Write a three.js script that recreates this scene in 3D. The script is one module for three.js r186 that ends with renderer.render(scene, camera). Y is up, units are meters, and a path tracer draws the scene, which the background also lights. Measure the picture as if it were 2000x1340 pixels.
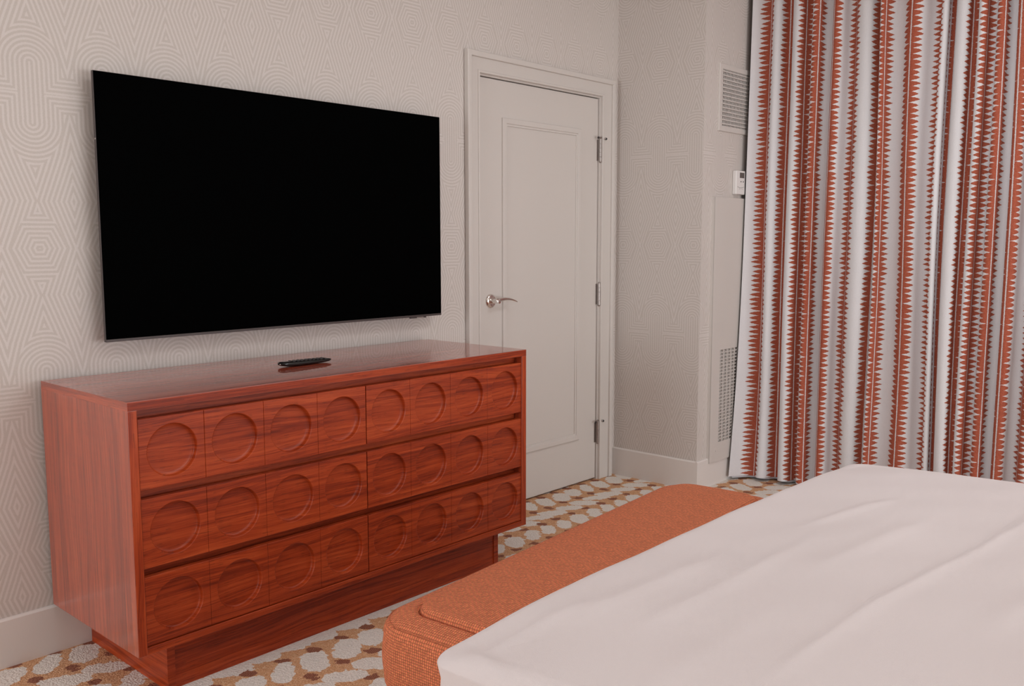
import * as THREE from 'three';
import { mergeGeometries, mergeVertices, toCreasedNormals } from 'three/addons/utils/BufferGeometryUtils.js';
import { RoundedBoxGeometry } from 'three/addons/geometries/RoundedBoxGeometry.js';
import { RectAreaLightUniformsLib } from 'three/addons/lights/RectAreaLightUniformsLib.js';

// ───────────────────────── camera, light, exposure ─────────────────────────
const scene = new THREE.Scene();
const renderer = new THREE.WebGLRenderer({ antialias: true });
renderer.toneMapping = THREE.LinearToneMapping;
renderer.toneMappingExposure = 1.04;
renderer.shadowMap.enabled = true;
renderer.shadowMap.type = THREE.PCFSoftShadowMap;
scene.background = new THREE.Color(0, 0, 0);

const camera = new THREE.PerspectiveCamera(2 * Math.atan(670 / 1789.2) * 180 / Math.PI, 2000 / 1340, 0.05, 60);
camera.position.set(-0.7695, 1.2848, 2.9255);
camera.rotation.order = 'YXZ';
camera.rotation.set(-0.1107, -0.8365, -0.0006);

RectAreaLightUniformsLib.init();
const CEIL = 2.72;                      // ceiling height
const LIGHT = new THREE.Color().setRGB(0.88, 0.95, 1.0);
// the room's ceiling fittings: [x, z, width, depth, intensity]
const FITTINGS = [
  [0.2, 2.2, 1.0, 1.0, 0.8],
  [2.35, 2.0, 0.6, 0.6, 11.0],
];
// windows with white blinds lit by the day, in the wall behind the camera and in the wall to its left: [from, to, bottom, top, intensity]
const WINDOWS = [['front', 0.5, 3.7, 0.06, 1.9, 3.9], ['left', 0.2, 1.8, 0.7, 2.2, 6.2]];

// ───────────────────────── helpers ─────────────────────────
let seed = 7;
const rnd = () => { seed = (seed * 1664525 + 1013904223) >>> 0; return seed / 4294967296; };
const lerp = (a, b, t) => a + (b - a) * t, clamp = (v, a = 0, b = 1) => Math.min(b, Math.max(a, v));
const smooth = (a, b, v) => { const t = clamp((v - a) / (b - a)); return t * t * (3 - 2 * t); };
const hash = (i, j, k = 0) => { let h = (i * 374761393 + j * 668265263 + k * 2147483647) | 0; h = Math.imul(h ^ (h >>> 13), 1274126177); h ^= h >>> 16; return ((h >>> 0) % 65536) / 65536; };
// value noise that repeats after px, py cells
function pn(x, y, px, py, k = 0) {
  const i = Math.floor(x), j = Math.floor(y), fx = x - i, fy = y - j, u = fx * fx * (3 - 2 * fx), v = fy * fy * (3 - 2 * fy);
  const m = (a, n) => ((a % n) + n) % n;
  const h = (a, b) => hash(m(a, px), m(b, py), k);
  return lerp(lerp(h(i, j), h(i + 1, j), u), lerp(h(i, j + 1), h(i + 1, j + 1), u), v);
}
function dataTex(w, h, f, srgb = true) {
  const d = new Uint8Array(w * h * 4);
  for (let j = 0; j < h; j++) for (let i = 0; i < w; i++) {
    const c = f((i + 0.5) / w, (j + 0.5) / h), o = (j * w + i) * 4;
    d[o] = clamp(c[0], 0, 255); d[o + 1] = clamp(c[1], 0, 255); d[o + 2] = clamp(c[2], 0, 255); d[o + 3] = 255;
  }
  const t = new THREE.DataTexture(d, w, h, THREE.RGBAFormat);
  t.wrapS = t.wrapT = THREE.RepeatWrapping; t.magFilter = THREE.LinearFilter; t.minFilter = THREE.LinearMipmapLinearFilter; t.generateMipmaps = true;
  if (srgb) t.colorSpace = THREE.SRGBColorSpace;
  t.needsUpdate = true;
  return t;
}
const taken = {};
const numbered = (n) => { taken[n] = (taken[n] ?? -1) + 1; return taken[n] ? n + '_' + String(taken[n]).padStart(3, '0') : n; };
function sh(o) { o.traverse((m) => { if (m.isMesh) { m.castShadow = true; m.receiveShadow = true; } }); return o; }
function obj(name, geo, mat, parent = scene) {
  const g = Array.isArray(geo) ? mergeGeometries(geo.map((x) => { const y = x.index ? x.toNonIndexed() : x; for (const k of Object.keys(y.attributes)) if (!['position', 'normal', 'uv'].includes(k)) y.deleteAttribute(k); return y; })) : geo;
  const m = new THREE.Mesh(g, mat); m.name = parent === scene ? numbered(name) : name; m.castShadow = m.receiveShadow = true; parent.add(m);
  return m;
}
function thing(name, label, category, [x, y, z] = [0, 0, 0], turn = 0, group) {
  const o = new THREE.Group(); o.name = numbered(name); scene.add(o); o.position.set(x, y, z); o.rotation.y = turn;
  o.userData = { label, category }; if (group) o.userData.group = group;
  return o;
}
const tag = (o, label, category) => { o.userData.label = label; o.userData.category = category; return o; };
const struct = (o, label) => { o.userData.kind = 'structure'; if (label) o.userData.label = label; return o; };
const box = (x0, x1, y0, y1, z0, z1) => { const g = new THREE.BoxGeometry(x1 - x0, y1 - y0, z1 - z0); g.translate((x0 + x1) / 2, (y0 + y1) / 2, (z0 + z1) / 2); return g; };
const rbox = (x0, x1, y0, y1, z0, z1, r = 0.002, s = 2) => { const g = new RoundedBoxGeometry(x1 - x0, y1 - y0, z1 - z0, s, r); g.translate((x0 + x1) / 2, (y0 + y1) / 2, (z0 + z1) / 2); return g; };
// texture coordinates in tiles of [tu, tv] metres, laid on by the face's main direction; 'along' = the axis that runs with u
function mapUV(geo, tu, tv, along = null, ou = 0, ov = 0) {
  const g = geo.index ? geo.toNonIndexed() : geo, p = g.attributes.position, uv = new Float32Array(p.count * 2);
  const a = new THREE.Vector3(), b = new THREE.Vector3(), c = new THREE.Vector3(), n = new THREE.Vector3();
  for (let i = 0; i < p.count; i += 3) {
    a.fromBufferAttribute(p, i); b.fromBufferAttribute(p, i + 1); c.fromBufferAttribute(p, i + 2);
    n.crossVectors(b.clone().sub(a), c.clone().sub(a));
    const m = [Math.abs(n.x), Math.abs(n.y), Math.abs(n.z)], k = m.indexOf(Math.max(...m));
    let U = k === 0 ? 2 : 0, V = k === 1 ? 2 : 1;
    if (along !== null && along !== k && U !== along) [U, V] = [V, U];
    [a, b, c].forEach((q, t) => { uv[(i + t) * 2] = q.getComponent(U) / tu + ou; uv[(i + t) * 2 + 1] = q.getComponent(V) / tv + ov; });
  }
  g.setAttribute('uv', new THREE.BufferAttribute(uv, 2));
  return g;
}
// outline of a rounded rectangle, always with the same number of points so that rings can be joined
function outline(a, b, r, nc = 10, ns = 24) {
  const pts = []; r = Math.max(0.0005, Math.min(r, a - 1e-4, b - 1e-4));
  const cs = [[a - r, b - r, 0], [-(a - r), b - r, 1], [-(a - r), -(b - r), 2], [a - r, -(b - r), 3]];
  for (let q = 0; q < 4; q++) {
    const [cx, cy, k] = cs[q], [nx, ny] = cs[(q + 1) % 4];
    for (let i = 0; i <= nc; i++) { const t = (k + i / nc) * Math.PI / 2; pts.push([cx + r * Math.cos(t), cy + r * Math.sin(t)]); }
    const e = pts[pts.length - 1], t2 = (k + 1) * Math.PI / 2, f = [nx + r * Math.cos(t2), ny + r * Math.sin(t2)];
    for (let i = 1; i < ns; i++) pts.push([lerp(e[0], f[0], i / ns), lerp(e[1], f[1], i / ns)]);
  }
  return pts;
}
// skin over rings given as arrays of [x, y, z]
function skin(rings, capEnd = true, capStart = false) {
  const n = rings[0].length, pos = [], idx = [];
  for (const r of rings) for (const p of r) pos.push(...p);
  for (let k = 0; k + 1 < rings.length; k++) for (let i = 0; i < n; i++) {
    const a = k * n + i, b = k * n + (i + 1) % n, c = a + n, d = b + n; idx.push(a, c, b, b, c, d);
  }
  const cap = (k, flip) => { const m = [0, 0, 0]; for (const p of rings[k]) for (let q = 0; q < 3; q++) m[q] += p[q] / n; const id = pos.length / 3; pos.push(...m); for (let i = 0; i < n; i++) { const a = k * n + i, b = k * n + (i + 1) % n; flip ? idx.push(b, a, id) : idx.push(a, id, b); } };
  if (capEnd) cap(rings.length - 1, false);
  if (capStart) cap(0, true);
  const g = new THREE.BufferGeometry(); g.setAttribute('position', new THREE.Float32BufferAttribute(pos, 3)); g.setIndex(idx); g.computeVertexNormals();
  return g;
}
const tube = (pts, r, n = 40, k = 8, closed = false) => new THREE.TubeGeometry(new THREE.CatmullRomCurve3(pts.map((p) => new THREE.Vector3(...p)), closed), n, r, k, closed);
const shapeOf = (pts) => { const s = new THREE.Shape(); pts.forEach(([x, y], i) => (i ? s.lineTo(x, y) : s.moveTo(x, y))); s.closePath(); return s; };
const rectPts = (x0, x1, y0, y1) => [[x0, y0], [x1, y0], [x1, y1], [x0, y1]];

// ───────────────────────── textures ─────────────────────────
// wallpaper: rings of light lines round upright bars, hexagons and lozenges; one repeat is 216.5 x 920 mm
const WPX = 0.2165, WPY = 0.92;
const paperField = (x, y) => {
  x = Math.abs(x); y = Math.abs(y);                         // x to half a repeat, y to half a repeat
  const bar = Math.hypot(x, Math.max(0, y - 0.088));
  const rungs = Math.max(0.036 + y, 0.0);
  const f1 = y < 0.25 ? Math.min(bar, rungs) : bar;
  const hx = x, hy = Math.abs(y - WPY / 2);
  const hexa = Math.max(hy + 0.002, 0.9 * hx + 0.42 * hy);
  const lx = Math.abs(x - WPX / 2), ly = Math.abs(y - 0.318);
  const loz = 0.9 * lx + 0.33 * ly + 0.006;
  const vx = Math.abs(x - WPX / 2), vy = Math.abs(y - 0.178);
  const lens = 0.9 * vx + 0.25 * vy + 0.052;
  return Math.min(f1, hexa, loz, lens);
};
const PAPER_A = [203, 192, 184], PAPER_B = [216, 206, 200];
const paperTex = dataTex(512, 2048, (u, v) => {
  const x = (u - 0.5) * WPX, y = (v - 0.5) * WPY;
  const f = paperField(x, y) / 0.0134, w = Math.abs(f - Math.floor(f) - 0.5) * 2;
  const wob = (pn(u * 64, v * 256, 64, 256, 3) - 0.5) * 0.16;
  const t = smooth(0.40, 0.66, w + wob), g = (pn(u * 128, v * 512, 128, 512, 4) - 0.5) * 5;
  return PAPER_A.map((a, i) => lerp(a, PAPER_B[i], t) + g);
});
// carpet: cream pebbles, tan ground, rust ovals, on a lattice of 112.5 x 146 mm
const CPX = 0.1125, CPZ = 0.146, CN = 4, CM = 4;
const pebbles = [], ovals = [];
for (let r = -1; r <= CM; r++) for (let c = -1; c <= CN; c++) {
  const cc = ((c % CN) + CN) % CN, rr = ((r % CM) + CM) % CM, h = (k) => hash(cc * 7 + 3, rr * 13 + 5, k) - 0.5;
  const A = rr % 2 === 0, sx = rr === 2 ? 0.016 : 0;
  ovals.push([c * CPX + h(1) * 0.016, r * CPZ + h(2) * 0.014, 0.0225 + h(3) * 0.006, 0.0175 + h(4) * 0.004, 0.75 + h(5) * 0.5]);
  pebbles.push([(c + 0.56) * CPX + h(6) * 0.014 + sx, (r + 0.5) * CPZ + h(7) * 0.014, A ? 0.066 + h(8) * 0.014 : 0.075 + h(8) * 0.014, A ? 0.039 + h(9) * 0.012 : 0.037 + h(9) * 0.010, (A ? -0.80 : 0.55) + h(10) * 0.35, A]);
}
const carpetTex = dataTex(900, 1168, (u, v) => {
  const W = CN * CPX, H = CM * CPZ;
  const nx = (pn(u * 150, v * 195, 150, 195, 21) - 0.5) * 0.006 + (pn(u * 30, v * 40, 30, 40, 22) - 0.5) * 0.016;
  const ny = (pn(u * 150, v * 195, 150, 195, 23) - 0.5) * 0.006 + (pn(u * 30, v * 40, 30, 40, 24) - 0.5) * 0.016;
  const x = u * W + nx, z = v * H + ny;
  const row = Math.floor(v * 219), fleck = pn(u * 225, v * 292, 225, 292, 25) - 0.5, rib = (row % 2 ? 1 : -1);
  let c = [208 + fleck * 40, 156 + fleck * 46, 114 + fleck * 46];
  if (fleck > 0.30) c = [222, 190, 160];
  const inside = (e, px, pz) => { const dx = px - e[0], dz = pz - e[1], co = Math.cos(e[4]), s = Math.sin(e[4]); const a = (dx * co + dz * s) / e[2], b = (-dx * s + dz * co) / e[3]; return Math.pow(Math.abs(a), 2.5) + Math.pow(Math.abs(b), 2.5); };
  for (const e of pebbles) if (inside(e, x, z) < 1) { c = [228 + fleck * 26 + rib * 3, 218 + fleck * 26 + rib * 3, 208 + fleck * 26 + rib * 3]; break; }
  for (const e of ovals) if (inside(e, x, z) < 1) { const st = Math.floor((u * W * 0.6 + v * H) / 0.0035) % 2 ? 14 : -8; c = [138 + st + fleck * 22, 84 + st + fleck * 22, 62 + st + fleck * 20]; break; }
  return c;
});
const carpetBump = dataTex(512, 512, (u, v) => { const n = pn(u * 128, v * 128, 128, 128, 31) * 0.6 + pn(u * 64, v * 256, 64, 256, 32) * 0.4; return [n * 255, n * 255, n * 255]; }, false);
// wood, grain along u; one repeat is 1.6 x 0.5 m
function woodTex(k, A, B, C, contrast = 1) {
  return dataTex(1024, 1024, (u, v) => {
    const warp = (pn(u * 4, v * 6, 4, 6, k) - 0.5) * 0.05 + (pn(u * 12, v * 10, 12, 10, k + 1) - 0.5) * 0.012;
    const vv = v + warp;
    const band = pn(u * 2, vv * 14 + 50, 2, 14, k + 2);
    const line = pn(u * 5, vv * 70 + 50, 5, 70, k + 3);
    const fine = pn(u * 24, vv * 300 + 50, 24, 300, k + 4);
    const pore = pn(u * 60, v * 380, 60, 380, k + 5);
    let t = clamp(0.5 + ((band - 0.5) * 0.42 + (line - 0.5) * 0.62 + (fine - 0.5) * 0.6) * contrast);
    const c = A.map((a, i) => (t < 0.5 ? lerp(a, B[i], t * 2) : lerp(B[i], C[i], t * 2 - 1)));
    const p = pore > 0.83 ? 0.86 : 1;
    return c.map((q) => q * p);
  });
}
const woodMap = woodTex(40, [126, 40, 14], [166, 61, 23], [190, 81, 38]);
// upholstery: coarse basket weave, one repeat is 60 mm
const weave = (u, v) => {
  const n = 12, x = u * n, y = v * n, i = Math.floor(x), j = Math.floor(y), fx = x - i, fy = y - j;
  const over = (i + j) % 2 === 0, cx = fx - 0.5, cy = fy - 0.5;
  const h = over ? Math.sqrt(Math.max(0, 1 - (cy * 2) ** 2)) * (1 - 0.5 * (cx * 2) ** 4) : Math.sqrt(Math.max(0, 1 - (cx * 2) ** 2)) * (1 - 0.5 * (cy * 2) ** 4);
  return [h, hash(i, j, 71), over];
};
const weaveTex = dataTex(512, 512, (u, v) => { const [h, r, o] = weave(u, v), s = 0.74 + 0.27 * h + (r - 0.5) * 0.13 + (pn(u * 128, v * 128, 128, 128, 72) - 0.5) * 0.16; return [229 * s, 130 * s * (o ? 1.03 : 0.97), 88 * s]; });
const weaveBump = dataTex(512, 512, (u, v) => { const h = weave(u, v)[0] * 255; return [h, h, h]; }, false);
// curtain print: pale spine between two rows of rust teeth; one repeat is 168 mm wide, 26 teeth tall
const CS = 0.158, CT = 26, CTH = CT * 0.0247;
const teeth = []; for (let i = 0; i < CT; i++) teeth.push([0.047 + rnd() * 0.011, 0.047 + rnd() * 0.011, (rnd() - 0.5) * 0.16, (rnd() - 0.5) * 0.16, rnd(), rnd()]);
const curtainTex = dataTex(512, 2048, (u, v) => {
  const x = (u - 0.5) * CS + (pn(u * 64, v * 400, 64, 400, 81) - 0.5) * 0.0022, q = v * CT + (pn(u * 40, v * 240, 40, 240, 82) - 0.5) * 0.10, side = x < 0 ? 0 : 1, ax = Math.abs(x);
  const cloth = 218 + (pn(u * 170, v * 600, 170, 600, 83) - 0.5) * 8;
  let ink = false;
  if (ax > 0.0028) for (let d = -1; d <= 1; d++) {
    const i = Math.floor(q) + d, t = teeth[((i % CT) + CT) % CT], c = i + 0.5 + t[2 + side], L = t[side];
    const k = clamp(ax / L), half = 0.56 * Math.pow(1 - Math.pow(k, 2.0 - 0.7 * t[4 + side]), 0.85);
    if (ax < L && Math.abs(q - c) < half) ink = true;
  }
  if (!ink) return [cloth, cloth - 5, cloth - 5];
  const m = (pn(u * 50, v * 200, 50, 200, 84) - 0.5) * 26;
  return [166 + m, 82 + m * 0.7, 58 + m * 0.6];
});
const linenBump = dataTex(256, 256, (u, v) => { const n = (pn(u * 64, v * 128, 64, 128, 91) + pn(u * 128, v * 64, 128, 64, 92)) * 127; return [n, n, n]; }, false);

// ───────────────────────── materials ─────────────────────────
const M = {};
const std = (o) => new THREE.MeshStandardMaterial(o), phy = (o) => new THREE.MeshPhysicalMaterial(o);
M.paper = std({ map: paperTex, roughness: 0.62 });
M.plain = std({ color: '#e2d9d2', roughness: 0.8 });
M.ceiling = std({ color: '#efe9e4', roughness: 0.9 });
M.paint = std({ color: '#d3cac3', roughness: 0.42 });
M.trim = std({ color: '#e3dad4', roughness: 0.45 });
M.carpet = std({ map: carpetTex, roughness: 1, bumpMap: carpetBump, bumpScale: 0.003 });
// one stained wood throughout: satin on the drawer fronts, lacquered to a gloss on the case
M.wood = phy({ map: woodMap, roughness: 0.42, specularIntensity: 0.6, clearcoat: 0.1, clearcoatRoughness: 0.2 });
M.woodTop = phy({ map: woodMap, roughness: 0.5, ior: 1.8, clearcoat: 1, clearcoatRoughness: 0.04 });
M.woodSide = phy({ map: woodMap, roughness: 0.35, ior: 1.9, clearcoat: 1, clearcoatRoughness: 0.16 });
M.weave = std({ map: weaveTex, roughness: 0.95, bumpMap: weaveBump, bumpScale: 0.0026 });
M.curtain = phy({ map: curtainTex, roughness: 0.9, side: THREE.DoubleSide, bumpMap: linenBump, bumpScale: 0.0004 });
M.lining = std({ color: '#d6d3d6', roughness: 0.95, side: THREE.DoubleSide });
M.duvet = std({ color: '#ddd1cf', roughness: 0.85, bumpMap: linenBump, bumpScale: 0.0003 });
M.screen = phy({ color: '#000000', roughness: 0.6, specularIntensity: 0.03 });
M.bezel = std({ color: '#4a403e', roughness: 0.45, metalness: 0.3 });
M.black = std({ color: '#0b0909', roughness: 0.5 });
M.gloss = std({ color: '#0d0b0b', roughness: 0.16 });
M.rubber = std({ color: '#3b3432', roughness: 0.7 });
M.button = std({ color: '#3d3836', roughness: 0.45 });
M.chrome = std({ color: '#e6e0dc', roughness: 0.08, metalness: 1 });
M.steel = std({ color: '#a89f9a', roughness: 0.36, metalness: 1 });
M.tin = std({ color: '#8f8985', roughness: 0.6, metalness: 0.2 });
M.white = std({ color: '#e9e3df', roughness: 0.45 });
M.lcd = std({ color: '#5b504a', roughness: 0.3 });
M.diffuser = std({ color: '#ffffff', emissive: LIGHT, emissiveIntensity: 1.0, roughness: 0.6 });

// ───────────────────────── room shell ─────────────────────────
const XL = -3.2, XR = 3.98, ZF = 6.2, XC = 3.3129, DC = 0.5245;   // left wall, window wall, wall behind the camera, alcove block
const RECESSES = [[3.472, 3.774, 1.868, 2.152], [3.486, 3.765, 0.222, 0.726]];   // openings behind the vent and the louvred panel
{
  const g = box(XL - 0.1, XR + 0.1, -0.1, 0, -0.12, ZF + 0.1).toNonIndexed(), p = g.attributes.position, uv = g.attributes.uv;
  for (let i = 0; i < p.count; i++) uv.setXY(i, (p.getX(i) - 0.312) / (CN * CPX), (p.getZ(i) - 0.010) / (CM * CPZ));
  struct(obj('floor', g, M.carpet), 'carpet of cream pebble shapes on tan with rust ovals');
}
struct(obj('ceiling', box(XL - 0.1, XR + 0.1, CEIL, CEIL + 0.1, -0.12, ZF + 0.1), M.ceiling), 'plain white ceiling');
function paperUV(g, cx = 0.341, cz = 0.047, y0 = 1.724) {      // the paper runs along whichever way the face looks
  const q = g.index ? g.toNonIndexed() : g, p = q.attributes.position, n = q.attributes.normal, uv = new Float32Array(p.count * 2);
  for (let i = 0; i < p.count; i++) { const side = Math.abs(n.getX(i)) > 0.5; uv[2 * i] = ((side ? p.getZ(i) : p.getX(i)) - (side ? cz : cx)) / WPX + 0.5; uv[2 * i + 1] = (p.getY(i) - y0) / WPY + 0.5; }
  q.setAttribute('uv', new THREE.BufferAttribute(uv, 2)); return q;
}
const DX0 = 2.2498, DX1 = 3.146, DTOP = 2.0187;                   // door leaf
{
  const s = shapeOf(rectPts(XL, XC + 0.02, 0, CEIL)); s.holes.push(shapeOf(rectPts(DX0 - 0.03, DX1 + 0.03, -0.0001, DTOP + 0.03)));
  s.holes.length = 0;
  const o = shapeOf([[XL, 0], [DX0 - 0.03, 0], [DX0 - 0.03, DTOP + 0.03], [DX1 + 0.03, DTOP + 0.03], [DX1 + 0.03, 0], [XC + 0.02, 0], [XC + 0.02, CEIL], [XL, CEIL]]);
  const g = new THREE.ExtrudeGeometry(o, { depth: 0.12, bevelEnabled: false }); g.translate(0, 0, -0.12);
  struct(obj('wall_back', paperUV(g), M.paper), 'wall with pale maze-line wallpaper behind the television');
  const side = box(XC, XC + 0.05, 0, CEIL, 0.0, DC), fs = shapeOf(rectPts(XC + 0.05, XR, 0, CEIL));
  for (const r of RECESSES) fs.holes.push(shapeOf(rectPts(...r)));
  const front = new THREE.ExtrudeGeometry(fs, { depth: 0.05, bevelEnabled: false }); front.translate(0, 0, DC - 0.05);
  struct(obj('wall_alcove', [paperUV(side, XC + 0.17), paperUV(front, XC + 0.17)], M.paper), 'boxed-out wall with pale maze-line wallpaper beside the door');
  struct(obj('wall_right', paperUV(box(XR, XR + 0.1, 0, CEIL, DC - 0.05, ZF)), M.paper), 'window wall behind the striped curtain');
  struct(obj('wall_left', paperUV(box(XL - 0.1, XL, 0, CEIL, -0.12, ZF)), M.paper), 'wall to the left of the camera');
  struct(obj('wall_front', paperUV(box(XL - 0.1, XR + 0.1, 0, CEIL, ZF, ZF + 0.1)), M.paper), 'wall behind the camera');
}
const duct = ([x0, x1, y0, y1]) => { const a = -0.35, b = -0.001, e = 0.004; return [box(x0, x1, y0, y1, a - e, a), box(x0, x0 + e, y0, y1, a, b), box(x1 - e, x1, y0, y1, a, b), box(x0 + e, x1 - e, y0, y0 + e, a, b), box(x0 + e, x1 - e, y1 - e, y1, a, b)]; };
const HB = 0.1517, TB = 0.012;
const baseProfile = (x0, x1) => { const s = shapeOf([[0, 0], [TB, 0], [TB, HB - 0.006], [TB - 0.005, HB], [0, HB]]); const g = new THREE.ExtrudeGeometry(s, { depth: x1 - x0, bevelEnabled: false }); return g; };
{
  let g = baseProfile(XL, 2.156); g.rotateY(-Math.PI / 2); g.scale(1, 1, 1); g.translate(2.156, 0, 0);
  struct(obj('baseboard_back', g, M.trim), 'painted baseboard under the television wall');
  g = baseProfile(0, DC); g.rotateY(Math.PI); g.translate(XC, 0, DC);
  const f = baseProfile(0, XR - XC + TB - 0.002); f.rotateY(-Math.PI / 2); f.translate(XR - 0.002, 0, DC);
  struct(obj('baseboard_alcove', [g, f], M.trim), 'tall painted baseboard round the boxed-out wall');
}

// ───────────────────────── door and its casing ─────────────────────────
{
  const t = new THREE.Group(); t.name = 'trim_1'; scene.add(t); struct(t, 'white painted door casing');
  const x0 = 2.156, x1 = 3.262, y1 = 2.123, ix0 = DX0 - 0.004, ix1 = DX1 + 0.004, iy = DTOP + 0.006;
  // stepped casing profile: flat board, bead at the inner edge, raised band at the outer edge
  const ring = (a0, a1, b1, c0, c1, d1, z0, z1, bev) => {
    const s = shapeOf([[a0, 0], [c0, 0], [c0, d1], [c1, d1], [c1, 0], [a1, 0], [a1, b1], [a0, b1]]);
    const g = new THREE.ExtrudeGeometry(s, { depth: z1 - z0 - 2 * bev, bevelEnabled: bev > 0, bevelSize: bev, bevelThickness: bev, bevelOffset: -bev, bevelSegments: 3 }); g.translate(0, 0, z0 + bev); return g;
  };
  obj('casing_board', ring(x0 + 0.004, x1 - 0.004, y1 - 0.004, ix0 - 0.012, ix1 + 0.012, iy + 0.012, 0, 0.016, 0.002), M.paint, t);
  obj('casing_band', ring(x0, x1, y1, x0 + 0.026, x1 - 0.026, y1 - 0.026, 0, 0.028, 0.005), M.paint, t);
  obj('casing_bead', ring(ix0 - 0.018, ix1 + 0.018, iy + 0.018, ix0 - 0.006, ix1 + 0.006, iy + 0.006, 0, 0.021, 0.0035), M.paint, t);
  obj('jamb', ring(DX0 - 0.03, DX1 + 0.03, DTOP + 0.03, DX0 - 0.003, DX1 + 0.003, DTOP + 0.004, -0.12, 0.004, 0), M.paint, t);
}
{
  const d = new THREE.Group(); d.name = 'door_1'; scene.add(d); struct(d, 'white single-panel door with chrome lever');
  obj('leaf', rbox(DX0, DX1, 0.008, DTOP, -0.045, -0.004, 0.002), M.paint, d);
  const px0 = 2.405, px1 = 2.996, py0 = 0.243, py1 = 1.852;
  const mold = (x0, x1, y0, y1, w, h, bev) => { const s = shapeOf(rectPts(x0, x1, y0, y1)); s.holes.push(shapeOf(rectPts(x0 + w, x1 - w, y0 + w, y1 - w))); const g = new THREE.ExtrudeGeometry(s, { depth: h - bev, bevelEnabled: true, bevelSize: bev, bevelThickness: bev, bevelOffset: -bev, bevelSegments: 3 }); g.translate(0, 0, -0.004); return g; };
  const pm = obj('panel_molding', mold(px0, px1, py0, py1, 0.026, 0.010, 0.004), M.paint, d);
  obj('inner_bead', mold(px0 + 0.024, px1 - 0.024, py0 + 0.024, py1 - 0.024, 0.012, 0.005, 0.002), M.paint, pm);
  // lever handle
  const hx = 2.326, hy = 1.008, h = new THREE.Group(); h.name = 'handle'; d.add(h); h.userData.label = 'polished chrome lever handle';
  const rose = new THREE.LatheGeometry([[0, 0.012], [0.022, 0.012], [0.029, 0.009], [0.0325, 0.004], [0.0335, 0]].map(([r, y]) => new THREE.Vector2(r, y)), 40); rose.rotateX(Math.PI / 2); rose.translate(hx, hy, -0.004);
  obj('rosette', rose, M.chrome, h);
  const neck = new THREE.CylinderGeometry(0.0095, 0.012, 0.05, 24); neck.rotateX(Math.PI / 2); neck.translate(hx, hy, 0.030);
  const rings = []; for (let i = 0; i <= 24; i++) { const k = i / 24, x = hx - 0.012 + k * 0.140, y = hy + 0.004 + 0.010 * Math.sin(k * 2.6) - 0.016 * k * k, z = 0.052 - 0.004 * k, ry = lerp(0.0115, 0.0038, Math.pow(k, 0.8)), rz = lerp(0.0085, 0.004, k) * (k < 0.04 ? 0.6 : 1); rings.push(Array.from({ length: 16 }, (_, j) => { const a = j / 16 * Math.PI * 2; return [x, y + ry * Math.cos(a), z + rz * Math.sin(a)]; })); }
  obj('lever', [neck, skin(rings, true, true)].map((g) => { const q = g.index ? g.toNonIndexed() : g; if (!q.attributes.uv) q.setAttribute('uv', new THREE.BufferAttribute(new Float32Array(q.attributes.position.count * 2), 2)); return q; }), M.chrome, h);
  // three hinges; pin stops on the top and bottom ones
  [[1.756, true], [1.005, false], [0.258, true]].forEach(([y, stop]) => {
    const g = new THREE.Group(); g.name = 'hinge'; d.add(g); g.userData.label = stop ? 'steel hinge with a pin door stop' : 'steel hinge';
    const hxx = 3.153, cyl = [];
    for (let k = 0; k < 5; k++) { const c = new THREE.CylinderGeometry(0.0082, 0.0082, 0.0215, 18); c.translate(hxx, y + (k - 2) * 0.0225, 0.008); cyl.push(c); }
    for (const s of [-1, 1]) { const c = new THREE.SphereGeometry(0.0066, 14, 10); c.translate(hxx, y + s * 0.058, 0.008); cyl.push(c); }
    obj('knuckles', cyl, M.steel, g);
    obj('leaf_plate', rbox(hxx - 0.018, hxx + 0.018, y - 0.054, y + 0.054, -0.0045, -0.0015, 0.001), M.steel, g);
    if (stop) {
      const rod = tube([[hxx - 0.034, y + 0.062, 0.020], [hxx, y + 0.0655, 0.010], [hxx + 0.030, y + 0.060, 0.022]], 0.0042, 20, 8);
      const st = obj('door_stop', rod, M.steel, g);
      const tips = [[-0.034, 0.062, 0.02], [0.030, 0.060, 0.022]].map(([a, b, c]) => { const q = new THREE.SphereGeometry(0.0062, 12, 8); q.translate(hxx + a, y + b, c); return q; });
      obj('rubber_tip', tips, M.rubber, st);
    }
  });
}

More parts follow.
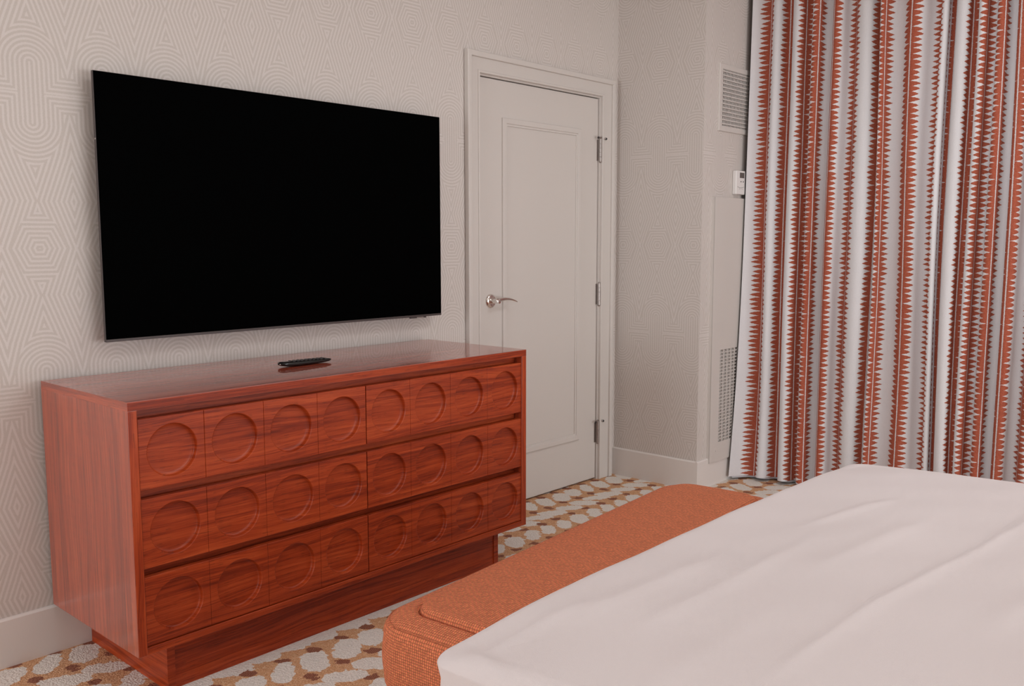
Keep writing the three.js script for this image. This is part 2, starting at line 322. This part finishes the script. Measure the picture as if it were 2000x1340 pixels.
// ───────────────────────── dresser ─────────────────────────
{
  const x0 = 0.3123, x1 = 1.903, y0 = 0.1621, y1 = 0.8648, z0 = 0.0236, z1 = 0.5884, tt = 0.025, tb = 0.020, ts = 0.026;
  const d = thing('dresser', 'long mahogany-brown dresser with round recesses in its drawer fronts', 'dresser', [0, 0, 0]);
  const W = (g, along, ou = 0, ov = 0) => mapUV(g, 1.6, 0.5, along, ou, ov);
  const zl = z1 - 0.004;                                     // solid edge strips on the front of the boards
  obj('top', W(rbox(x0, x1, y1 - tt, y1, z0, z1 - 0.0002, 0.0008, 2), 0, 0.13, 0.2), M.woodTop, d);
  obj('top_edging', W(rbox(x0 + 0.0004, x1 - 0.0004, y1 - tt + 0.0004, y1 - 0.0012, zl, z1, 0.0014, 2), 0, 0.31, 0.43), M.wood, d);
  for (const [a, ou] of [[x0, 0.4], [x1 - ts, 0.7]]) {
    const sp = obj('side_panel', W(rbox(a, a + ts, y0, y1 - tt + 0.0005, z0, z1 - 0.0006, 0.0008, 2), 1, ou, 0.1), M.woodSide, d);
    obj('side_edging', W(rbox(a + 0.0012, a + ts - 0.0004, y0 + 0.0006, y1 - tt - 0.0002, zl, z1, 0.0014, 2), 1, ou + 0.2, 0.77), M.wood, sp);
  }
  obj('bottom', W(rbox(x0 + ts - 0.001, x1 - ts + 0.001, y0, y0 + tb, z0, z1 - 0.0008, 0.0018, 2), 0, 0.35, 0.55), M.wood, d);
  obj('back_panel', W(box(x0 + ts, x1 - ts, y0 + tb, y1 - tt, z0 + 0.004, z0 + 0.012), 0), M.wood, d);
  // rails set back behind the finger gaps
  const rows = [[0.6197, 0.8139], [0.4022, 0.5941], [0.1841, 0.378]];
  const gaps = [[0.8139, y1 - tt], [0.5941, 0.6197], [0.378, 0.4022]];
  gaps.forEach(([a, b], i) => obj('rail', W(rbox(x0 + ts, x1 - ts, a - 0.022, b + (i ? 0.022 : 0), z1 - 0.062, z1 - 0.040, 0.001), 0, 0.2 * i, 0.31 * i), M.wood, d));
  // drawers: two in each row, each front four square panels with a turned recess
  const ZD = z1 - 0.006, el = 0.3405, er = 1.8815, pw = (er - el) / 8;
  const panelGeo = (w, h, R, ou, ov, bx, by) => {
    const e = 0.0014, s = shapeOf(rectPts(-w / 2, w / 2, -h / 2, h / 2)), hole = new THREE.Path(); hole.absarc(0, 0, R, 0, Math.PI * 2, true); s.holes.push(hole);
    const plate = new THREE.ExtrudeGeometry(s, { depth: 0.018, bevelEnabled: true, bevelSize: e, bevelThickness: e, bevelOffset: -e, bevelSegments: 2, curveSegments: 56 }); plate.translate(0, 0, -0.018 - e);
    const prof = [[R + 0.0012, -0.0002], [R - 0.0005, -0.0012], [R - 0.0010, -0.0050], [R - 0.0014, -0.0110], [R - 0.0024, -0.0138], [R - 0.0046, -0.0155], [R - 0.0074, -0.0162], [R - 0.012, -0.0166], [R - 0.020, -0.0168], [0.0001, -0.0168]];
    const dish = new THREE.LatheGeometry(prof.map(([r, y]) => new THREE.Vector2(r, y)).reverse(), 72); dish.rotateX(Math.PI / 2);
    const g = mergeGeometries([plate, dish].map((q) => { q = q.index ? q.toNonIndexed() : q; return q; }));
    const p = g.attributes.position, uv = g.attributes.uv; for (let i = 0; i < p.count; i++) uv.setXY(i, (p.getX(i) + bx) / 1.6 + ou, (p.getY(i) + by) / 0.5 + ov);
    return g;
  };
  rows.forEach(([a, b], r) => [0, 1].forEach((half) => {
    const dr = new THREE.Group(); dr.name = 'drawer'; d.add(dr);
    const xa = el + half * 4 * pw, cy = (a + b) / 2, h = b - a;
    obj('drawer_box', W(box(xa + 0.012, xa + 4 * pw - 0.012, a + 0.004, b - 0.024, z0 + 0.03, ZD - 0.0195), 0, 0.1), M.wood, dr);
    for (let k = 0; k < 4; k++) {
      const l = xa + k * pw + (k === 0 && half ? 0.0016 : 0.0003), rr = xa + (k + 1) * pw - (k === 3 && !half ? 0.0016 : 0.0003), w = rr - l;
      const m = obj('front_panel', panelGeo(w, h, 0.0735, hash(r, half, 5), hash(r, half, 6), (k - 1.5) * pw, 0), M.wood, dr);
      m.position.set((l + rr) / 2, cy, ZD);
    }
  }));
  // recessed plinth: two side boards and a front board set slightly behind their edges
  const p0 = 0.428, p1 = 1.817, pz = 0.515;
  const pl = new THREE.Group(); pl.name = 'plinth'; d.add(pl);
  obj('plinth_side', W(box(p0, p0 + 0.024, 0, y0 + 0.002, TB + 0.002, pz), 2, 0.2, 0.3), M.wood, pl);
  obj('plinth_side', W(box(p1 - 0.024, p1, 0, y0 + 0.002, TB + 0.002, pz), 2, 0.5, 0.7), M.wood, pl);
  obj('plinth_front', W(box(p0 + 0.024, p1 - 0.024, 0, y0 + 0.002, pz - 0.025, pz - 0.004), 0, 0.6, 0.15), M.wood, pl);
}

// ───────────────────────── television ─────────────────────────
{
  const x0 = 0.4989, x1 = 1.948, y0 = 0.9691, y1 = 1.8036, zf = 0.062;
  const t = thing('television', 'large flat black television mounted on the wallpapered wall', 'television', [0, 0, 0]);
  obj('bezel', rbox(x0, x1, y0, y1, zf - 0.012, zf, 0.0015, 2), M.bezel, t);
  obj('screen', rbox(x0 + 0.0015, x1 - 0.0012, y0 + 0.0085, y1 - 0.0012, zf - 0.002, zf + 0.0012, 0.0004, 1), M.screen, t);
  obj('bottom_strip', rbox(x0 + 0.001, x1 - 0.001, y0, y0 + 0.0085, zf - 0.006, zf + 0.002, 0.001, 2), M.bezel, t);
  obj('back_housing', rbox(x0 + 0.03, x1 - 0.03, y0 + 0.02, y1 - 0.22, zf - 0.040, zf - 0.011, 0.008, 3), M.black, t);
  obj('wall_bracket', box((x0 + x1) / 2 - 0.25, (x0 + x1) / 2 + 0.25, 1.25, 1.5, 0.0, zf - 0.039), M.black, t);
  const s = obj('sensor_block', rbox(1.775, 1.862, y0 - 0.0055, y0 + 0.001, zf - 0.012, zf - 0.001, 0.001, 2), M.bezel, t);
  obj('logo_plate', rbox(1.808, 1.845, y0 - 0.0050, y0 - 0.0005, zf - 0.0015, zf + 0.0006, 0.0004, 1), M.steel, s);
  obj('edge_clip', rbox(x0 - 0.0008, x0 + 0.002, 1.596, 1.601, zf - 0.010, zf - 0.001, 0.0004, 1), M.steel, t);
}

// ───────────────────────── remote control on the dresser ─────────────────────────
{
  const L = 0.105, t = thing('remote_control', 'slim black remote control lying on the dresser top', 'remote', [1.067, 0.8648, 0.312], 0.035);
  const rings = []; for (let i = 0; i <= 40; i++) {
    const k = i / 40 * 2 - 1, x = k * L, end = Math.sqrt(Math.max(0, 1 - Math.pow(Math.abs(k), 14)));
    const w = 0.0215 * (0.35 + 0.65 * end) * (1 - 0.12 * smooth(0.1, 1, k)), lift = 0.0055 * Math.pow(Math.abs(k), 4), th = lerp(0.0175, 0.0125, (k + 1) / 2);
    const yb = 0.0004 + lift, yt = th + 0.001 * (1 - k * k) + 0.001, ym = (yt + yb) / 2, hh = (yt - yb) / 2 * (0.45 + 0.55 * end);
    rings.push(Array.from({ length: 28 }, (_, j) => { const a = j / 28 * Math.PI * 2, c = Math.cos(a), s = Math.sin(a), e = 0.62; return [x, ym + hh * Math.sign(s) * Math.pow(Math.abs(s), e), w * Math.sign(c) * Math.pow(Math.abs(c), e)]; }));
  }
  obj('body', skin(rings, true, true), M.gloss, t);
  const top = (x) => lerp(0.0185, 0.0145, (x / L + 1) / 2) + 0.0002;
  for (let r = 0; r < 9; r++) for (let c = -1; c <= 1; c++) { if (r === 4 && c === 0) continue; const x = -0.055 + r * 0.0165; obj('button', rbox(x - 0.0042, x + 0.0042, top(x) - 0.002, top(x) + 0.0014, c * 0.0115 - 0.0034, c * 0.0115 + 0.0034, 0.0012, 2), M.button, t); }
  const ringG = new THREE.TorusGeometry(0.0062, 0.0014, 8, 24); ringG.rotateX(Math.PI / 2); ringG.translate(0.011, top(0.011) + 0.0006, 0); obj('navigation_ring', ringG, M.button, t);
  const led = new THREE.SphereGeometry(0.0022, 10, 8); led.translate(-L + 0.0004, 0.0115, 0.004); obj('infrared_eye', led, M.chrome, t);
}

// ───────────────────────── vent, thermostat, access panel on the boxed-out wall ─────────────────────────
{
  const v = thing('air_vent', 'cream metal air vent grille high beside the curtain', 'vent', [0, 0, DC]);
  const x0 = 3.444, x1 = 3.802, y0 = 1.842, y1 = 2.178, ix0 = 3.474, ix1 = 3.772, iy0 = 1.870, iy1 = 2.150;
  const s = shapeOf(rectPts(x0, x1, y0, y1)); s.holes.push(shapeOf(rectPts(ix0, ix1, iy0, iy1)));
  const g = new THREE.ExtrudeGeometry(s, { depth: 0.006, bevelEnabled: true, bevelSize: 0.004, bevelThickness: 0.004, bevelOffset: -0.004, bevelSegments: 2 });
  obj('frame', g, M.paint, v);
  obj('duct', duct(RECESSES[0]), M.tin, v);
  const n = 14, p = (iy1 - iy0) / n, sg = rbox(ix0 - 0.001, ix1 + 0.001, -0.0034, 0.0034, -0.0022, 0.0022, 0.0012, 2), vg = rbox(-0.0034, 0.0034, iy0, iy1, -0.0022, 0.0022, 0.0008, 1);
  for (let i = 0; i < n; i++) { const m = obj('slat', sg, M.paint, v); m.position.set(0, iy0 + (i + 0.5) * p, 0.0085); m.rotation.x = 0; }
  for (let i = 0; i < 20; i++) { const m = obj('vane', vg, M.paint, v); m.position.set(ix0 + (i + 0.5) * (ix1 - ix0) / 20, 0, 0.0036); }
}
{
  const t = thing('thermostat', 'small white thermostat with dark display beside the curtain edge', 'thermostat', [3.660, 1.590, DC]);
  obj('body', rbox(-0.048, 0.048, -0.062, 0.062, 0, 0.024, 0.005, 3), M.white, t);
  obj('display', rbox(-0.012, 0.036, 0.024, 0.052, 0.0225, 0.0248, 0.0008, 1), M.lcd, t);
  for (const dx of [0.002, 0.026]) obj('button', rbox(dx - 0.004, dx + 0.004, 0.002, 0.008, 0.0225, 0.0252, 0.001, 1), M.rubber, t);
  obj('flap_seam', [tube([[-0.036, -0.022, 0.0238], [0, -0.027, 0.0238], [0.036, -0.022, 0.0238]], 0.0008, 16, 6)], M.rubber, t);
  for (const dx of [-0.012, 0.004, 0.02]) obj('mark', rbox(dx - 0.002, dx + 0.002, -0.0345, -0.0315, 0.0232, 0.0244, 0.0004, 1), M.rubber, t);
}
{
  const a = thing('access_panel', 'tall painted access panel with louvred grille low on the boxed-out wall', 'access panel', [0, 0, DC]);
  const x0 = 3.408, x1 = 3.86, y0 = 0.126, y1 = 1.508, gx = 3.492, gy0 = 0.226, gy1 = 0.722, n = 28, p = (gy1 - gy0) / n, cw = 0.0385;
  const s = shapeOf(rectPts(x0, x1, y0, y1));
  for (let r = 0; r < n; r++) for (let c = 0; c < 7; c++) s.holes.push(shapeOf(rectPts(gx + c * cw, gx + c * cw + 0.0325, gy0 + r * p + 0.002, gy0 + (r + 1) * p - 0.0035)));
  const g = new THREE.ExtrudeGeometry(s, { depth: 0.004, bevelEnabled: false }); g.translate(0, 0, 0.011 + TB - 0.006);
  obj('face_plate', g, M.paint, a);
  obj('edge_frame', [box(x0, x0 + 0.012, y0, y1, 0, 0.018), box(x1 - 0.012, x1, y0, y1, 0, 0.018), box(x0 + 0.012, x1 - 0.012, y1 - 0.012, y1, 0, 0.018), box(x0 + 0.012, x1 - 0.012, HB + 0.002, HB + 0.012, 0, 0.018)], M.paint, a);
  obj('duct', duct(RECESSES[1]), M.tin, a);
  const sg = rbox(gx - 0.004, gx + 7 * cw, -0.0055, 0.0055, -0.0008, 0.0008, 0.0006, 1);
  for (let r = 0; r < n; r++) { const m = obj('slat', sg, M.paint, a); m.position.set(0, gy0 + (r + 0.38) * p, 0.0115); m.rotation.x = -0.55; }
  const sc = new THREE.CylinderGeometry(0.005, 0.005, 0.004, 18); sc.rotateX(Math.PI / 2); sc.translate(3.470, 0.185, 0.022); obj('screw', sc, M.paint, a);
}

// ───────────────────────── curtain ─────────────────────────
{
  // measured places of the printed spines along the window wall, continued beyond the frame
  const zs = [0.646, 0.739, 0.834, 0.917, 0.989, 1.084, 1.203, 1.248, 1.369, 1.490, 1.537, 1.612, 1.681, 1.757, 1.824];
  for (let i = 0; i < 12; i++) zs.push(zs[zs.length - 1] + 0.062 + hash(i, 9, 2) * 0.07);
  const K = zs.length, ds = 0.004, S0 = 0.09, total = S0 + (K - 1) * CS, n = Math.floor(total / ds);
  const J0 = (x) => { let s = 0; for (let i = 0; i < 40; i++) s += Math.cos(x * Math.sin(Math.PI * (i + 0.5) / 40)); return s / 40; };
  const inv = (r) => { let a = 0, b = 2.2; for (let i = 0; i < 40; i++) { const m = (a + b) / 2; J0(m) > r ? (a = m) : (b = m); } return a; };
  const amp = []; for (let i = 0; i + 1 < K; i++) amp.push(inv(clamp((zs[i + 1] - zs[i]) / CS, 0.3, 0.95)));
  const path = []; let z = 0, x = 0;
  for (let i = 0; i <= n; i++) {
    const s = i * ds, q = clamp((s - S0) / CS - 0.5, 0, amp.length - 1), k = Math.min(amp.length - 2, Math.floor(q)), a = lerp(amp[k], amp[k + 1], q - k) * lerp(0.6, 1, smooth(0.06, 0.3, s));
    const th = a * Math.sin(Math.PI * s / 0.098 + 0.9 + 0.8 * Math.sin(s * 3.1));
    path.push([s, x, z]); x += Math.sin(th) * ds; z += Math.cos(th) * ds;
  }
  // take slow drift out of the depth, then pull the spines to their measured places
  const xs = path.map((p) => p[1]), W = Math.round(0.10 / ds);
  const dep = xs.map((v, i) => { let m = 0, c = 0; for (let j = -W; j <= W; j++) { const q = clamp(i + j, 0, n); m += xs[q]; c++; } return v - m / c; });
  const zAt = (s) => { const f = clamp(s / ds, 0, n - 1), i = Math.floor(f); return lerp(path[i][2], path[i + 1][2], f - i); };
  const known = zs.map((v, i) => [zAt(S0 + i * CS), v]);
  const remap = (v) => { if (v <= known[0][0]) return lerp(0.556, known[0][1], v / known[0][0]); for (let i = 0; i + 1 < K; i++) if (v <= known[i + 1][0]) return lerp(known[i][1], known[i + 1][1], (v - known[i][0]) / (known[i + 1][0] - known[i][0])); return known[K - 1][1] + v - known[K - 1][0]; };
  const start = 0, TOP = 2.655, BOT = 0.022, rowsN = 60, XQ = 3.785;
  const build = (dx, y0, amps, uvOff) => {
    const pos = [], uv = [], idx = [], cols = [];
    for (let i = start; i <= n; i += 2) cols.push(i);
    for (let r = 0; r <= rowsN; r++) {
      const y = lerp(y0, TOP, r / rowsN), low = 1 - (y - y0) / (TOP - y0);
      for (const i of cols) {
        const zz = remap(path[i][2]), near = Math.exp(-(zz - 0.557) / 0.13);
        const open = 1 + 0.12 * low * Math.sin(path[i][0] * 2.3 + 1);
        const X = XQ + dx + dep[i] * amps * open - near * 0.125 * Math.pow(low, 2.4) - 0.02 * near - 0.03 + 0.006 * Math.sin(y * 2.6 + path[i][0] * 9);
        const Z = zz + near * 0.0 + 0.006 * Math.sin(y * 1.9 + path[i][0] * 5) * (1 - near);
        pos.push(X, y, Math.max(0.551, Z)); uv.push((path[i][0] - S0) / CS + 0.5 + uvOff, y / CTH);
      }
    }
    const c = cols.length;
    for (let r = 0; r < rowsN; r++) for (let i = 0; i + 1 < c; i++) { const a = r * c + i; idx.push(a, a + 1, a + c, a + 1, a + c + 1, a + c); }
    const g = new THREE.BufferGeometry(); g.setAttribute('position', new THREE.Float32BufferAttribute(pos, 3)); g.setAttribute('uv', new THREE.Float32BufferAttribute(uv, 2)); g.setIndex(idx); g.computeVertexNormals(); return g;
  };
  const c = thing('curtain', 'floor-length white curtain with vertical rust-red toothed stripes', 'curtain');
  obj('printed_cloth', build(0, BOT, 1, 0), M.curtain, c);
  obj('lining', build(0.035, BOT - 0.014, 0.55, 0), M.lining, c).userData.label = 'plain pale lining';
  const rail = thing('curtain_rail', 'white ceiling track that carries the striped curtain', 'curtain rail', [0, 0, 0]);
  obj('track', box(XQ - 0.02, XQ + 0.03, TOP + 0.001, CEIL, 0.56, zs[K - 1] + 0.1), M.white, rail);
}

// ───────────────────────── bench ─────────────────────────
{
  const t = thing('bench', 'rust-orange woven upholstered bench with rounded corners at the bed foot', 'bench', [1.375, 0, 1.405], 0.092);
  const a = 0.795, b = 0.232, R = 0.105, y0 = 0.195, y1 = 0.402;
  const at = (inset, y, extra = 0) => outline(a - inset, b - inset, Math.max(0.02, R - inset * 0.6), 14, 30).map(([x, z]) => [x, y, -z]);
  const lv = []; const rb = 0.042, rt = 0.05;
  for (let i = 0; i <= 8; i++) { const q = i / 8 * Math.PI / 2; lv.push(at(rb * (1 - Math.sin(q)), y0 + rb * (1 - Math.cos(q)))); }
  for (let i = 0; i <= 4; i++) lv.push(at(-0.004 * Math.sin(i / 4 * Math.PI), lerp(y0 + rb + 0.01, y1 - rt - 0.01, i / 4)));
  for (let i = 0; i <= 9; i++) { const q = i / 9 * Math.PI / 2; lv.push(at(rt * (1 - Math.cos(q)), y1 - rt + rt * Math.sin(q) * 0.82)); }
  lv.push(at(0.062, y1 - 0.005), at(0.070, y1 - 0.006), at(0.075, y1 - 0.016));
  const WV = (g) => mapUV(g, 0.078, 0.078);
  obj('body', WV(skin(lv, true, true)), M.weave, t);
  const cu = []; const ci = 0.073;
  const cat = (inset, y) => outline(a - ci - inset, b - ci - inset, Math.max(0.01, 0.07 - inset * 0.5), 14, 30).map(([x, z]) => [x, y, -z]);
  cu.push(cat(0.004, y1 - 0.016)); for (let i = 0; i <= 7; i++) { const q = i / 7 * Math.PI / 2; cu.push(cat(0.018 * (1 - Math.cos(q)), y1 - 0.010 + 0.020 * Math.sin(q))); }
  for (const k of [0.03, 0.05, 0.08, 0.11, 0.14]) cu.push(cat(k, y1 + 0.010 + 0.007 * smooth(0.02, 0.14, k)));
  obj('top_cushion', WV(skin(cu, true, true)), M.weave, t);
  const seam = outline(a - 0.012, b - 0.012, R - 0.008, 14, 30).map(([x, z]) => [x, y1 - 0.0226, -z]);
  obj('welt_seam', mapUV(tube(seam, 0.0016, 400, 6, true), 0.06, 0.06), M.weave, t);
  obj('base', rbox(-a + 0.16, a - 0.16, 0, y0 + 0.01, -b + 0.12, b - 0.07, 0.004, 2), M.black, t);
}

// ───────────────────────── bed and duvet ─────────────────────────
{
  const x0 = 0.297, x1 = 2.235, z0 = 1.748, z1 = 3.98, cx = (x0 + x1) / 2, cz = (z0 + z1) / 2, a = (x1 - x0) / 2, b = (z1 - z0) / 2;
  const bed = thing('bed', 'bed under a smooth white duvet with faint creases', 'bed', [cx, 0, cz]);
  obj('base', rbox(-a + 0.08, a - 0.08, 0, 0.27, -b + 0.09, b - 0.02, 0.01, 2), M.black, bed);
  obj('mattress', rbox(-a + 0.05, a - 0.05, 0.27, 0.51, -b + 0.06, b, 0.04, 3), M.white, bed);
  const wr = (x, z) => {
    let h = 0.018 * smooth(0.02, 0.7, x - x0) * smooth(0, 0.7, x1 - x) * smooth(0, 0.5, z - z0);
    // long pressed crease across the bed, and soft slanting folds
    const cz1 = lerp(2.285, 2.385, (x - 0.6) / 1.15) + 0.006 * Math.sin(x * 5), dz = z - cz1; h += smooth(0.45, 0.75, x) * (0.006 * Math.exp(-Math.pow(Math.max(0, dz) / 0.02, 2)) * (dz > 0 ? 1 : Math.exp(-Math.pow(dz / 0.006, 2))));
    const fold = (xa, za, xb, zb, w, k) => { const dx = xb - xa, dz2 = zb - za, L = Math.hypot(dx, dz2), s = ((x - xa) * dx + (z - za) * dz2) / L / L, q = (-(x - xa) * dz2 + (z - za) * dx) / L; return s < -0.2 || s > 1.2 ? 0 : k * smooth(-0.2, 0.25, s) * (1 - smooth(0.7, 1.2, s)) * Math.exp(-q * q / w / w); };
    h += fold(0.36, 1.80, 0.26, 2.02, 0.02, 0.006) + fold(0.62, 2.02, 1.22, 2.05, 0.022, 0.005) + fold(1.35, 1.99, 1.72, 2.07, 0.02, 0.006) + fold(0.55, 1.90, 1.0, 1.93, 0.025, 0.005) + fold(1.1, 2.15, 1.55, 2.20, 0.025, 0.005) + fold(0.4, 2.15, 0.8, 2.17, 0.03, 0.004) + fold(0.95, 2.5, 1.4, 2.56, 0.03, 0.004) + fold(0.35, 1.84, 0.62, 1.87, 0.02, 0.005);
    h += 0.004 * Math.sin(x * 6.1 + z * 9.0) * Math.sin(z * 4.7 - x * 2.0) + 0.0022 * Math.sin(x * 13 - z * 17 + 1) * Math.sin(x * 9 + 2);
    return h;
  };
  const rim = (x, z) => {      // the edge sinks a little at the corners, the near one with a dip before it
    const dn = Math.hypot(Math.max(0, x - x0), (z - z0)), df = Math.hypot(Math.max(0, x1 - x), z - z0);
    return -0.035 * Math.exp(-Math.pow(dn / 0.22, 2)) - 0.030 * Math.exp(-Math.pow(df / 0.26, 2));
  };
  const H = 0.577, ring = (inset, y, follow) => outline(a - inset, b - inset, Math.max(0.003, 0.055 - inset * 0.4), 14, 130).map(([x, z]) => { const X = cx + x, Z = cz - z; return [x, y + follow * (wr(X, Z) + rim(X, Z)), -z]; });
  const lv = [];
  const hem = (y, f) => outline(a + f, b + f, 0.058, 14, 130).map(([x, z], i) => { const w = 0.006 * Math.sin(i * 0.11) + 0.004 * Math.sin(i * 0.27 + 1), L = Math.hypot(x, z), k = (0.58 - y) * 2; return [x + w * k * Math.sign(x) * (Math.abs(x) > a - 0.1 ? 1 : 0), y, -(z + w * k * Math.sign(z) * (Math.abs(z) > b - 0.1 ? 1 : 0))]; });
  for (let i = 0; i <= 8; i++) { const y = lerp(0.235, 0.50, i / 8); lv.push(hem(y, -0.004 + 0.006 * Math.sin(i / 8 * 3))); }
  const r = 0.052; for (let i = 1; i <= 10; i++) { const q = i / 10 * Math.PI / 2; lv.push(ring(r * (1 - Math.cos(q)), H - r + r * Math.sin(q), q / 1.5708)); }
  for (let i = 1; i <= 110; i++) lv.push(ring(r + (a - r - 0.004) * i / 110, H, 1));
  const sk = skin(lv, true, false), p = sk.attributes.position, uv = new Float32Array(p.count * 2); for (let i = 0; i < p.count; i++) { uv[2 * i] = p.getX(i) / 0.05; uv[2 * i + 1] = p.getZ(i) / 0.05; } sk.setAttribute('uv', new THREE.BufferAttribute(uv, 2));
  M.duvet.side = THREE.DoubleSide;
  obj('duvet', sk, M.duvet, bed);
}

// ───────────────────────── ceiling fittings that light the room ─────────────────────────
WINDOWS.forEach(([side, a0, a1, y0, y1, I], i) => {
  const front = side === 'front', w = new THREE.Group(), c = (a0 + a1) / 2, h = (a1 - a0) / 2; w.name = 'window_' + (i + 1); scene.add(w);
  struct(w, front ? 'window with a white blind in the wall behind the camera' : 'window with a white blind in the wall left of the camera');
  w.position.set(front ? c : XL, 0, front ? ZF : c); w.rotation.y = front ? Math.PI : Math.PI / 2;
  const s = shapeOf(rectPts(-h - 0.06, h + 0.06, y0 - 0.06, y1 + 0.06)); s.holes.push(shapeOf(rectPts(-h, h, y0, y1)));
  obj('window_frame', new THREE.ExtrudeGeometry(s, { depth: 0.03, bevelEnabled: false }), M.paint, w); obj('window_blind', box(-h, h, y0, y1, 0, 0.012), M.diffuser, w);
  const L = new THREE.RectAreaLight(LIGHT, I, 2 * h, y1 - y0); L.position.set(0, (y0 + y1) / 2, 0.034); L.rotation.y = Math.PI; w.add(L);
});
FITTINGS.forEach(([x, z, w, d, I], i) => {
  const t = thing('ceiling_light', i ? 'small square ceiling light panel near the window side' : 'large ceiling light panel above the foot of the room', 'ceiling light', [x, CEIL, z]);
  const s = shapeOf(rectPts(-w / 2 - 0.03, w / 2 + 0.03, -d / 2 - 0.03, d / 2 + 0.03)); s.holes.push(shapeOf(rectPts(-w / 2, w / 2, -d / 2, d / 2)));
  const g = new THREE.ExtrudeGeometry(s, { depth: 0.03, bevelEnabled: false }); g.rotateX(Math.PI / 2);
  obj('frame', g, M.white, t); obj('diffuser', box(-w / 2, w / 2, -0.018, 0, -d / 2, d / 2), M.diffuser, t);
  const L = new THREE.RectAreaLight(LIGHT, I, w, d); L.position.set(0, -0.032, 0); L.rotation.x = -Math.PI / 2; t.add(L);
});

renderer.render(scene, camera);
